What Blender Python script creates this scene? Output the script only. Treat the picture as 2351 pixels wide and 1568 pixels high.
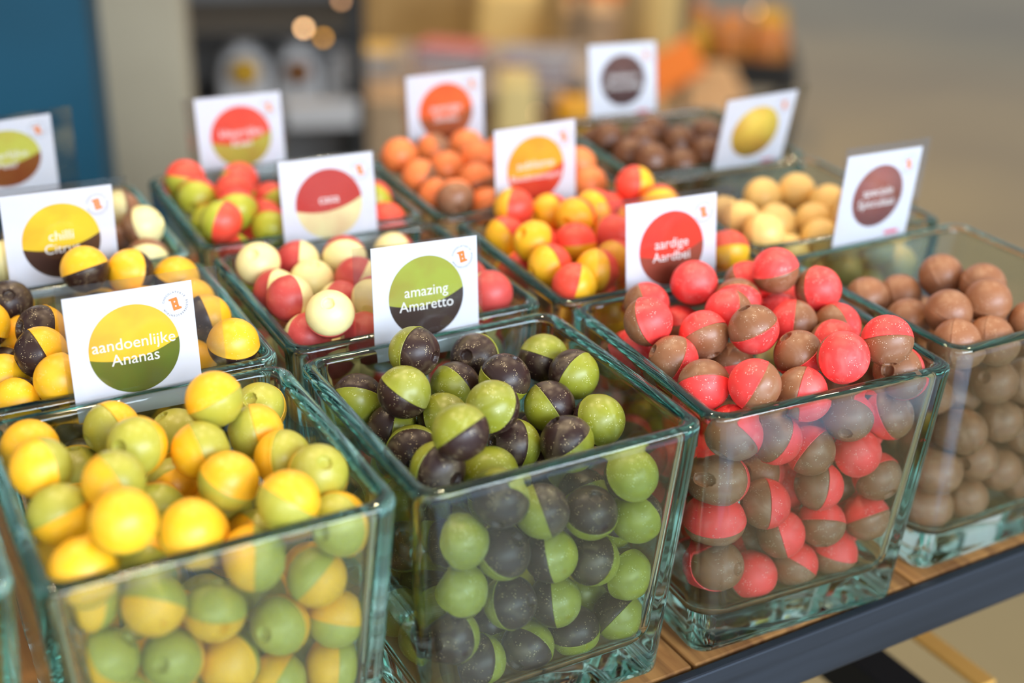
import bpy, bmesh, math, random
from mathutils import Vector, Matrix, Quaternion
random.seed(7)
for _o in list(bpy.data.objects): bpy.data.objects.remove(_o)
scn = bpy.context.scene
COL = scn.collection
ZT = 108.75                     # height of the jar rims above the floor, centimetres
def W(x, y, z): return Vector((x / 100, y / 100, (z + ZT) / 100))
# ------------------------------------------------------------------ camera
cam = bpy.data.objects.new('camera', bpy.data.cameras.new('camera')); COL.objects.link(cam); scn.camera = cam
cm = [[0.894128, 0.175938, -0.411803], [-0.447435, 0.388715, -0.805421], [0.01837, 0.904404, 0.426282]]
M4 = Matrix(cm).to_4x4(); M4.translation = W(-24.3067, -49.2114, 28.3598)
cam.matrix_world = M4
cam.data.sensor_width = 36; cam.data.lens = 47.7838; cam.data.clip_start = .01
cam.data.dof.use_dof = True; cam.data.dof.focus_distance = .632; cam.data.dof.aperture_fstop = 3.3
# ------------------------------------------------------------------ world, lights, exposure
wd = bpy.data.worlds.new('world'); scn.world = wd; wd.use_nodes = True
wd.node_tree.nodes['Background'].inputs[0].default_value = (.93, .96, 1.0, 1)
wd.node_tree.nodes['Background'].inputs[1].default_value = .78
def area(name, loc, target, sx, sy, power, col):
    l = bpy.data.lights.new(name, 'AREA'); l.shape = 'RECTANGLE'; l.size = sx; l.size_y = sy; l.energy = power; l.color = col
    o = bpy.data.objects.new(name, l); COL.objects.link(o); o.location = loc
    o.rotation_euler = (Vector(target) - Vector(loc)).to_track_quat('-Z', 'Y').to_euler(); return o
def spot(name, loc, target, power, col, size=.05, ang=70):
    l = bpy.data.lights.new(name, 'SPOT'); l.energy = power; l.color = col; l.shadow_soft_size = size; l.spot_size = math.radians(ang); l.spot_blend = .6
    o = bpy.data.objects.new(name, l); COL.objects.link(o); o.location = loc
    o.rotation_euler = (Vector(target) - Vector(loc)).to_track_quat('-Z', 'Y').to_euler(); return o
area('window_and_fill_light', (-1.5, -2.7, 1.7), (0, 0, 1.0), 2.6, 1.8, 56, (.88, .94, 1.0))
area('window_and_fill_light', (.6, -3.4, 2.3), (.3, -2.1, 0), 3.2, 1.6, 380, (.72, .85, 1.0))  # fill daylight added to brighten the ground that the front glass reflects
for i, (x, y) in enumerate([(-.5, .9), (.7, 1.3), (.1, .1), (1.6, .6)]):
    spot('ceiling_and_fill_spot', (x, y, 2.9), (x * .4 + .1, .25, 1.05), 54, (1.0, .76, .47), .06, 60)
for i, (x, y) in enumerate([(1.2, 2.6), (2.6, 3.2), (.6, 3.0), (3.4, 1.8), (2.2, 4.4)]):
    spot('ceiling_and_fill_spot', (x, y, 3.0), (x, y, 0), 125, (1.0, .70, .34), .08, 75)
spot('ceiling_and_fill_spot', (2.1, .5, 3.0), (1.35, .75, 0), 150, (1.0, .9, .78), .08, 40)  # fill spot added to brighten the floor under the table's right end
scn.view_settings.view_transform = 'Standard'; scn.view_settings.look = 'None'
scn.view_settings.exposure = -.32; scn.view_settings.gamma = 1; scn.view_settings.use_curve_mapping = False
cy = scn.cycles
cy.max_bounces = 28; cy.transmission_bounces = 28; cy.transparent_max_bounces = 24; cy.glossy_bounces = 28; cy.diffuse_bounces = 3
cy.caustics_refractive = True; cy.caustics_reflective = False; cy.blur_glossy = .6; cy.sample_clamp_indirect = 4
cy.use_denoising = True
# ------------------------------------------------------------------ helpers
def S(h):                          # sRGB hex -> linear rgba
    r = []
    for i in (0, 2, 4):
        c = int(h[i:i + 2], 16) / 255; r.append(c / 12.92 if c <= .04045 else ((c + .055) / 1.055) ** 2.4)
    return tuple(r) + (1,)
def mat(name, col, rough=.5, spec=.5, metal=0, emit=None, es=0):
    m = bpy.data.materials.new(name); m.use_nodes = True; b = m.node_tree.nodes['Principled BSDF']
    b.inputs['Base Color'].default_value = S(col) if isinstance(col, str) else col
    b.inputs['Roughness'].default_value = rough; b.inputs['Specular IOR Level'].default_value = spec; b.inputs['Metallic'].default_value = metal
    if emit: b.inputs['Emission Color'].default_value = S(emit); b.inputs['Emission Strength'].default_value = es
    return m
def nodes(m):
    nt = m.node_tree
    def N(t, **k):
        n = nt.nodes.new(t)
        for a, v in k.items():
            if a.startswith('i_'): n.inputs[a[2:].replace('_', ' ')].default_value = v
            else: setattr(n, a, v)
        return n
    return nt, N, nt.links.new, nt.nodes['Principled BSDF']
def noisy(m, c1, c2, scale=20, detail=4, bump=.0, dist=0, stretch=None, lo=.35, hi=.65):
    nt, N, L, b = nodes(m)
    tc = N('ShaderNodeTexCoord'); mp = N('ShaderNodeMapping'); L(tc.outputs['Object'], mp.inputs[0])
    if stretch: mp.inputs['Scale'].default_value = stretch
    n = N('ShaderNodeTexNoise', i_Scale=scale, i_Detail=detail, i_Distortion=dist); L(mp.outputs[0], n.inputs['Vector'])
    r = N('ShaderNodeValToRGB'); r.color_ramp.elements[0].color = S(c1); r.color_ramp.elements[1].color = S(c2)
    r.color_ramp.elements[0].position = lo; r.color_ramp.elements[1].position = hi
    L(n.outputs[0], r.inputs[0]); L(r.outputs[0], b.inputs['Base Color'])
    if bump:
        bp = N('ShaderNodeBump', i_Strength=bump, i_Distance=.002); L(n.outputs[0], bp.inputs['Height']); L(bp.outputs[0], b.inputs['Normal'])
    return m
def link(name, me, m=None, parent=None, loc=None, rot=None):
    if m is not None and not me.materials: me.materials.append(m)
    o = bpy.data.objects.new(name, me); COL.objects.link(o)
    if parent: o.parent = parent
    if loc is not None: o.location = loc
    if rot is not None: o.rotation_euler = rot
    return o
def empty(name, loc=(0, 0, 0), rz=0):
    o = bpy.data.objects.new(name, None); COL.objects.link(o); o.location = loc; o.rotation_euler = (0, 0, rz); o.empty_display_size = .02; return o
def tag(o, label, cat, group=None):
    o['label'] = label; o['category'] = cat
    if group: o['group'] = group
    return o
def struct(o): o['kind'] = 'structure'; return o
def mesh(name, verts, faces, smooth=False):
    me = bpy.data.meshes.new(name); me.from_pydata([tuple(v) for v in verts], [], faces); me.update()
    if smooth: me.polygons.foreach_set('use_smooth', [True] * len(me.polygons))
    return me
def box_me(name, sx, sy, sz, bev=0, base=True, seg=2):   # metres; origin bottom centre
    bm = bmesh.new(); bmesh.ops.create_cube(bm, size=1)
    bmesh.ops.scale(bm, vec=(sx, sy, sz), verts=bm.verts)
    if base: bmesh.ops.translate(bm, vec=(0, 0, sz / 2), verts=bm.verts)
    if bev: bmesh.ops.bevel(bm, geom=bm.edges[:], offset=bev, segments=seg, affect='EDGES', profile=.5)
    me = bpy.data.meshes.new(name); bm.to_mesh(me); bm.free()
    return me
def lathe(name, prof, n=24):
    vs = []; fs = []
    for r, z in prof:
        for i in range(n): vs.append((r * math.cos(2 * math.pi * i / n), r * math.sin(2 * math.pi * i / n), z))
    for k in range(len(prof) - 1):
        for i in range(n):
            j = (i + 1) % n; fs.append((k * n + i, k * n + j, (k + 1) * n + j, (k + 1) * n + i))
    fs.append(tuple(range(n))[::-1]); fs.append(tuple((len(prof) - 1) * n + i for i in range(n)))
    return mesh(name, vs, fs, True)
# ------------------------------------------------------------------ setting
m_floor = noisy(mat('screed_floor', '796A45', .33, .45), '726444', '80714C', 1.3, 3, .0)
fl = link('floor', mesh('floor', [(-8, -6, 0), (10, -6, 0), (10, 12, 0), (-8, 12, 0)], [(0, 1, 2, 3)]), m_floor); struct(fl)
m_blue = noisy(mat('blue_paint', '043E52', .6, .3), '033A4C', '054358', 4, 2)
m_pave = noisy(mat('added_paving', 'A9B8CC', .6, .3), 'A0AFC4', 'B2C0D2', 5, 3)
pv = link('added_pavement', mesh('added_pavement', [(-8, -9, .004), (10, -9, .004), (10, -1.25, .004), (-8, -1.25, .004)], [(0, 1, 2, 3)]), m_pave); struct(pv)  # unseen ground added as a bluish reflector for the front glass
wl = link('wall_left', box_me('wall_left', 3.0, .12, 2.6, .004), m_blue, None, W(7.5 - 148, 108.2 + 45, -ZT), (0, 0, math.radians(-17))); struct(wl)
m_beige = noisy(mat('beige_plaster', 'AC9D82', .75, .2), 'A6977D', 'B3A489', 3, 3)
w2 = link('wall_back', box_me('wall_back', .50, .14, 2.6, .006), m_beige, None, W(.5, 163, -ZT), (0, 0, math.radians(-17))); struct(w2)
# ------------------------------------------------------------------ display table
TA = math.radians(3.1)
def T(x, y, z): # table frame -> cm scene frame; table front edge is y=0
    c, s = math.cos(TA), math.sin(TA); return W(6.2 + x * c - y * s, -6.83 + x * s + y * c, z)
table = tag(empty('display_table', T(0, 0, -ZT), TA), 'long display table with light wooden plank top and dark steel edge', 'table')
m_wood = mat('oak_planks', 'B07A42', .45, .4)
noisy(m_wood, '7E5430', 'B07E48', 9, 6, .25, 1.5, (9, .6, 9))
m_steel = mat('raw_steel', '3A4048', .42, .5, .55)
noisy(m_steel, '25292F', '383E47', 6, 5, .1, .5, (.5, 6, 12), .3, .7)
m_blk = mat('black_steel', '17181A', .5, .4, .4)
zt = -13.75
xs = [-48, -33.5, -19.5, -5.6, 1.75, 16.2, 30.5, 44.5]
plank0 = None
for i in range(len(xs) - 1):
    w = (xs[i + 1] - xs[i] - .18) / 100
    me = box_me('plank', w, .62, .018, .0012)
    o = link('plank', me, m_wood, table)
    o.location = (((xs[i] + xs[i + 1]) / 2) / 100, .315, (ZT + zt) / 100 - .018 + random.uniform(-.0002, .0))
e = link('front_edge', box_me('front_edge', 1.02, .006, .031, .0012), m_steel, table); e.location = (-.02, -.001, (ZT + zt) / 100 - .0305 + .001)
e['label'] = 'dark steel front edge bar'
e = link('back_edge', e.data, m_steel, table); e.location = (-.02, .634, (ZT + zt) / 100 - .0295)
e = link('side_edge', box_me('side_edge', .006, .63, .031, .0012), m_steel, table); e.location = (.488, .316, (ZT + zt) / 100 - .0295)
e = link('side_edge', e.data, m_steel, table); e.location = (-.525, .316, (ZT + zt) / 100 - .0295)
legm = box_me('leg', .03, .03, (ZT + zt) / 100 - .0305, .002)
for x in (-.505, .468):
    for y in (.022, .610):
        link('leg', legm, m_blk, table, (x, y, 0))
m_gold_glint = mat('gold_glint_rail', 'F0B860', .45, .5, .6)  # gold reflection on a metal edge, put into the base colour
beam = link('cross_beam', box_me('cross_beam', .026, .60, .03, .001), m_blk, table); beam.location = (.212, .315, (ZT - 28) / 100)
rail = link('gold_glint_rail', box_me('gold_glint_rail', .013, .60, .004, .0008), m_gold_glint, table); rail.location = (.256, .315, (ZT - 25.2) / 100); rail['label'] = 'thin metal rail with gold reflection in its colour'
o = link('back_rail', box_me('back_rail', .96, .02, .03, .001), m_blk, table); o.location = (-.018, .612, (ZT - 28) / 100)

# ------------------------------------------------------------------ glass jars
def rsq(h, r, n=8):
    """rounded square ring, half width h, corner radius r, counter-clockwise, with support points on the flats"""
    pts = []
    for q in range(4):
        a0 = q * math.pi / 2
        cx, cy_ = [(h - r, h - r), (-h + r, h - r), (-h + r, -h + r), (h - r, -h + r)][q]
        e = .04
        # support point before the arc
        d0 = (math.cos(a0), math.sin(a0)); t0 = (math.sin(a0), -math.cos(a0))
        pts.append((cx + r * d0[0] + t0[0] * e, cy_ + r * d0[1] + t0[1] * e))
        for i in range(n + 1):
            a = a0 + i * math.pi / 2 / n; pts.append((cx + r * math.cos(a), cy_ + r * math.sin(a)))
        d1 = (math.cos(a0 + math.pi / 2), math.sin(a0 + math.pi / 2)); t1 = (-math.sin(a0 + math.pi / 2), math.cos(a0 + math.pi / 2))
        pts.append((cx + r * d1[0] + t1[0] * e, cy_ + r * d1[1] + t1[1] * e))
    return pts
def jar_mesh():
    HT, HB, H, WL = 7.0, 6.125, 13.75, .72
    ho = lambda z: HT + (HT - HB) * z / H
    zf = -H + 1.7
    prof = []                                            # (half width, corner radius, z)
    prof += [(5.2, .5, -H + .12), (5.5, .6, -H + .02), (5.75, .7, -H), (5.95, .8, -H + .05), (6.1, .9, -H + .2), (ho(-H + .5), 1.0, -H + .5), (ho(-H + .6), 1.0, -H + .6)]
    prof += [(ho(-7), 1.05, -7), (ho(-.5), 1.1, -.5), (ho(-.28), 1.1, -.28), (HT - .06, 1.08, -.1), (HT - .17, 1.0, -.02), (HT - .40, .9, 0), (HT - .55, .8, -.02), (HT - WL + .04, .75, -.1)]
    hi = lambda z: ho(z) - WL
    prof += [(hi(-.28), .72, -.28), (hi(-.5), .72, -.5), (hi(-7), .85, -7), (hi(zf + 1.25), 1.0, zf + 1.25), (hi(zf + 1.1), 1.0, zf + 1.1)]
    for k in range(1, 7):
        a = k * math.pi / 2 / 6; d = 1.1 * (1 - math.cos(a)); prof.append((hi(zf + 1.1) - d, max(.3, 1.05 - d * .3), zf + 1.1 - 1.1 * math.sin(a)))
    prof += [(hi(zf) - 1.6, .5, zf - .02)]
    n = len(rsq(1, .2)); vs = []; fs = []
    for h, r, z in prof:
        for x, y in rsq(h, r): vs.append((x / 100, y / 100, z / 100))
    for k in range(len(prof) - 1):
        for i in range(n):
            j = (i + 1) % n; fs.append((k * n + i, k * n + j, (k + 1) * n + j, (k + 1) * n + i))
    fs.append(tuple(range(n))[::-1])
    b = (len(prof) - 1) * n; fs.append(tuple(b + i for i in range(n)))
    return mesh('jar_glass', vs, fs, True)
m_glass = bpy.data.materials.new('green_tinted_glass'); m_glass.use_nodes = True
nt = m_glass.node_tree; nt.nodes.clear()
g = nt.nodes.new('ShaderNodeBsdfGlass'); g.inputs['Color'].default_value = (.922, .974, .962, 1); g.inputs['Roughness'].default_value = 0; g.inputs['IOR'].default_value = 1.50
mo = nt.nodes.new('ShaderNodeOutputMaterial'); nt.links.new(g.outputs[0], mo.inputs[0])
jme = jar_mesh()
CARDS = {'A': (-14.429, 6.831, -1.054, 0.030, 0.160, -0.019), 'B': (-0.184, 7.081, -1.117, 0.044, 0.151, -0.044), 'C': (14.300, 7.332, -0.952, 0.000, 0.138, -0.015), 'D': (28.991, 8.702, -0.326, 0.044, -0.054, -0.021), 'E': (-15.105, 21.309, -0.807, 0.047, 0.053, -0.023), 'F': (0.080, 21.732, -1.074, 0.005, 0.148, -0.009), 'G': (13.428, 21.558, -0.576, 0.049, 0.074, 0.005), 'H': (30.730, 23.556, -0.479, 0.024, -0.232, 0.027), 'I': (-15.735, 35.945, -0.091, 0.029, -0.298, 0.044), 'J': (-0.775, 36.598, -1.047, -0.042, 0.124, 0.005), 'K': (13.726, 35.795, -0.683, -0.032, 0.053, 0.019), 'L': (29.369, 37.681, -0.472, -0.050, 0.179, -0.014), }
JARS = {'A': (-14.48, -0.23, 0.0287), 'B': (0.00, 0.00, 0.0315), 'C': (14.57, 0.17, -0.0215), 'D': (29.11, 1.41, 0.0342), 'E': (-14.69, 14.12, 0.0134), 'F': (-0.26, 14.64, 0.0194), 'G': (14.42, 14.29, 0.0011), 'H': (28.60, 16.29, -0.0431), 'I': (-15.19, 28.66, 0.0211), 'J': (-0.48, 29.49, -0.0030), 'K': (13.86, 28.56, -0.0101), 'L': (29.38, 30.53, -0.0735), 'Z': (-28.80, 0.35, 0.0120)}

JINFO = {
 'A': ('Ananas', 'full of yellow and green balls, front row, Ananas card behind'),
 'B': ('Amaretto', 'full of green and dark balls, front row, Amaretto card behind'),
 'C': ('Aardbei', 'full of red and brown balls, front row, Aardbei card behind'),
 'D': ('plain brown', 'of plain brown balls at the right end of the front row'),
 'E': ('Citrus', 'of yellow and dark balls behind the Ananas card'),
 'F': ('casa', 'of rose and cream balls behind the Amaretto card'),
 'G': ('red-yellow', 'of red and yellow balls behind the Aardbei card'),
 'H': ('beige', 'half filled with beige balls behind the plain brown ones'),
 'I': ('cream-brown', 'of cream and brown balls behind the Citrus card'),
 'J': ('red-green', 'of red and green balls in the back row behind casa card'),
 'K': ('orange', 'of orange and brown balls in the back row'),
 'L': ('dark', 'of dark brown balls in the farthest corner of the back row'),
 'Z': ('', 'empty-looking, cut off by the left picture edge, beside the Ananas jar')}
for k, (x, y, a) in JARS.items():
    o = link('glass_jar', jme, m_glass, None, W(x, y, .0), (0, 0, a))
    tag(o, ('square glass jar ' + JINFO[k][1]), 'jar', 'square glass jars on the display table')
# ------------------------------------------------------------------ chocolate balls
R0 = .0124
def half(name, hole, seed):
    """half shell: hole=False the plain half (0..+z), hole=True the half with the filling hole at its pole (-z)"""
    rnd = random.Random(seed); n = 36; rings = []
    if not hole:
        rings += [(.985, -.012), (1.014, -.010), (1.016, .012), (1.004, .03)]
        for k in range(1, 10): a = math.radians(3 + k * 9.3); rings.append((math.cos(a) * 1.0, math.sin(a)))
        top = 1.0
    else:
        rings += [(.985, 0), (.996, -.015)]
        A = list(range(8, 66, 8)) + [69, 71.5]
        for a in A: a = math.radians(a); rings.append((math.cos(a), -math.sin(a)))
        rh = math.cos(math.radians(72))
        dep = rnd.uniform(.05, .22)
        rings += [(rh * .97, -.962), (rh * .86, -.962), (rh * .80, -.93), (rh * .77, -.95 + dep), (rh * .5, -.95 + dep + .02)]
        top = -.95 + dep + .025
    wob = [1 + .006 * math.sin(2 * i * 2 * math.pi / n + seed) + .004 * rnd.uniform(-1, 1) for i in range(n)]
    hw = [1 + .12 * rnd.uniform(-1, 1) for i in range(n)]
    vs = []; fs = []
    for q, (r, z) in enumerate(rings):
        for i in range(n):
            w = wob[i]
            if hole and q >= len(rings) - 5: w *= 1 + (hw[i] - 1) * .6
            if not hole and q < 3: w *= 1 + .006 * rnd.uniform(-1, 1)
            vs.append((R0 * r * w * math.cos(2 * math.pi * i / n), R0 * r * w * math.sin(2 * math.pi * i / n), R0 * z * .985))
    for k in range(len(rings) - 1):
        for i in range(n):
            j = (i + 1) % n; f = (k * n + i, k * n + j, (k + 1) * n + j, (k + 1) * n + i); fs.append(f[::-1] if hole else f)
    vs.append((0, 0, R0 * top)); c = len(vs) - 1; b = (len(rings) - 1) * n
    for i in range(n):
        f = (b + i, b + (i + 1) % n, c); fs.append(f[::-1] if hole else f)
    fs.append(tuple(range(n)) if hole else tuple(range(n))[::-1])
    me = mesh(name, vs, fs, True); me.polygons[len(me.polygons) - 1].use_smooth = False
    return me
def choc(name, col, rough=.42, speck='F5E8D8', amt=.5, spec=.5, sss=.0):
    m = mat(name, col, rough, spec); nt, N, L, b = nodes(m)
    tc = N('ShaderNodeTexCoord'); oi = N('ShaderNodeObjectInfo')
    ad = N('ShaderNodeVectorMath', operation='ADD'); sc = N('ShaderNodeVectorMath', operation='SCALE'); sc.inputs['Scale'].default_value = 3.0
    cb = N('ShaderNodeCombineXYZ'); L(oi.outputs['Random'], cb.inputs[0]); L(oi.outputs['Random'], cb.inputs[2]); L(cb.outputs[0], sc.inputs[0])
    L(tc.outputs['Object'], ad.inputs[0]); L(sc.outputs[0], ad.inputs[1])
    base = S(col)
    n1 = N('ShaderNodeTexNoise', i_Scale=150, i_Detail=3); L(ad.outputs[0], n1.inputs['Vector'])
    hs = N('ShaderNodeHueSaturation'); hs.inputs['Color'].default_value = base
    mr = N('ShaderNodeMapRange'); mr.inputs['To Min'].default_value = .88; mr.inputs['To Max'].default_value = 1.12; L(n1.outputs[0], mr.inputs[0])
    mu = N('ShaderNodeMath', operation='MULTIPLY'); mr2 = N('ShaderNodeMapRange'); mr2.inputs['To Min'].default_value = .93; mr2.inputs['To Max'].default_value = 1.07
    L(oi.outputs['Random'], mr2.inputs[0]); L(mr.outputs[0], mu.inputs[0]); L(mr2.outputs[0], mu.inputs[1]); L(mu.outputs[0], hs.inputs['Value'])
    # crumbs and scuffs: sparse pale flecks
    v = N('ShaderNodeTexVoronoi', i_Scale=1050); L(ad.outputs[0], v.inputs['Vector'])
    lt = N('ShaderNodeMath', operation='LESS_THAN'); L(v.outputs['Distance'], lt.inputs[0]); lt.inputs[1].default_value = .26
    n2 = N('ShaderNodeTexNoise', i_Scale=260, i_Detail=2); L(ad.outputs[0], n2.inputs['Vector'])
    gt = N('ShaderNodeMath', operation='GREATER_THAN'); L(n2.outputs[0], gt.inputs[0]); gt.inputs[1].default_value = .56
    ml = N('ShaderNodeMath', operation='MULTIPLY'); L(lt.outputs[0], ml.inputs[0]); L(gt.outputs[0], ml.inputs[1])
    ma = N('ShaderNodeMath', operation='MULTIPLY'); L(ml.outputs[0], ma.inputs[0]); ma.inputs[1].default_value = amt
    mx = N('ShaderNodeMixRGB'); L(ma.outputs[0], mx.inputs[0]); L(hs.outputs[0], mx.inputs[1]); mx.inputs[2].default_value = S(speck)
    # pale bloom from handling
    n3 = N('ShaderNodeTexNoise', i_Scale=70, i_Detail=5, i_Distortion=1.2); L(ad.outputs[0], n3.inputs['Vector'])
    m3 = N('ShaderNodeMapRange'); m3.inputs['From Min'].default_value = .5; m3.inputs['From Max'].default_value = .8; m3.inputs['To Max'].default_value = .30 * amt; L(n3.outputs[0], m3.inputs[0])
    mx3 = N('ShaderNodeMixRGB'); L(m3.outputs[0], mx3.inputs[0]); L(mx.outputs[0], mx3.inputs[1]); mx3.inputs[2].default_value = S(speck)
    L(mx3.outputs[0], b.inputs['Base Color'])
    bp = N('ShaderNodeBump', i_Strength=.25, i_Distance=.0006); L(n1.outputs[0], bp.inputs['Height']); L(bp.outputs[0], b.inputs['Normal'])
    if sss:
        b.inputs['Subsurface Weight'].default_value = sss; b.inputs['Subsurface Radius'].default_value = (.006, .003, .001); b.inputs['Subsurface Scale'].default_value = 1
    return m
YEL = choc('yellow_chocolate', 'F4B41A', .40, 'FFF0B0', .25); GRN = choc('green_chocolate', 'ACA63A', .38, 'E8E8A0', .35)
LIM = choc('lime_chocolate', '8C8E28', .36, 'ECECB8', .5); DRK = choc('dark_chocolate', '301D19', .38, 'C9B48A', .7, .4)
RED = choc('strawberry_red_chocolate', 'F0403C', .45, 'FFC9BC', .55); BRN = choc('milk_chocolate', '8C5B3B', .40, 'E0C8AE', .6)
ROS = choc('rose_chocolate', 'C2453F', .45, 'EBA69C', .25); CRM = choc('cream_chocolate', 'F2E3A0', .40, 'FFF8DC', .2)
BEI = choc('beige_chocolate', 'E8BC6C', .42, 'FFF0D0', .2); ORA = choc('orange_chocolate', 'F08040', .42, 'FFD0A0', .2)
MLK = choc('plain_milk_chocolate', '94603F', .42, 'D8B894', .45); DR2 = choc('plain_dark_chocolate', '6A4024', .36, 'A88860', .3)
R2 = choc('red_chocolate', 'EE4A34', .42, 'FFC0A8', .25); G2 = choc('olive_green_chocolate', 'B0B030', .40, 'E8E8A0', .25)
FL = {'A': ('yellow_green', YEL, GRN, 'yellow', 'green', 'yellow and green'), 'B': ('green_dark', LIM, DRK, 'green', 'dark', 'green and dark'),
      'C': ('red_brown', RED, BRN, 'red', 'brown', 'red and brown'), 'D': ('milk', MLK, MLK, '', '', 'plain brown'),
      'E': ('yellow_dark', YEL, DRK, 'yellow', 'dark', 'yellow and dark'), 'F': ('rose_cream', ROS, CRM, 'rose', 'cream', 'rose and cream'),
      'G': ('red_yellow', R2, YEL, 'red', 'yellow', 'red and yellow'), 'H': ('beige', BEI, BEI, '', '', 'beige'),
      'I': ('brown_cream', BRN, CRM, 'brown', 'cream', 'brown and cream'), 'J': ('red_green', R2, G2, 'red', 'green', 'red and green'),
      'K': ('orange_brown', ORA, BRN, 'orange', 'brown', 'orange and brown'), 'L': ('dark', DR2, DR2, '', '', 'dark brown')}
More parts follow.
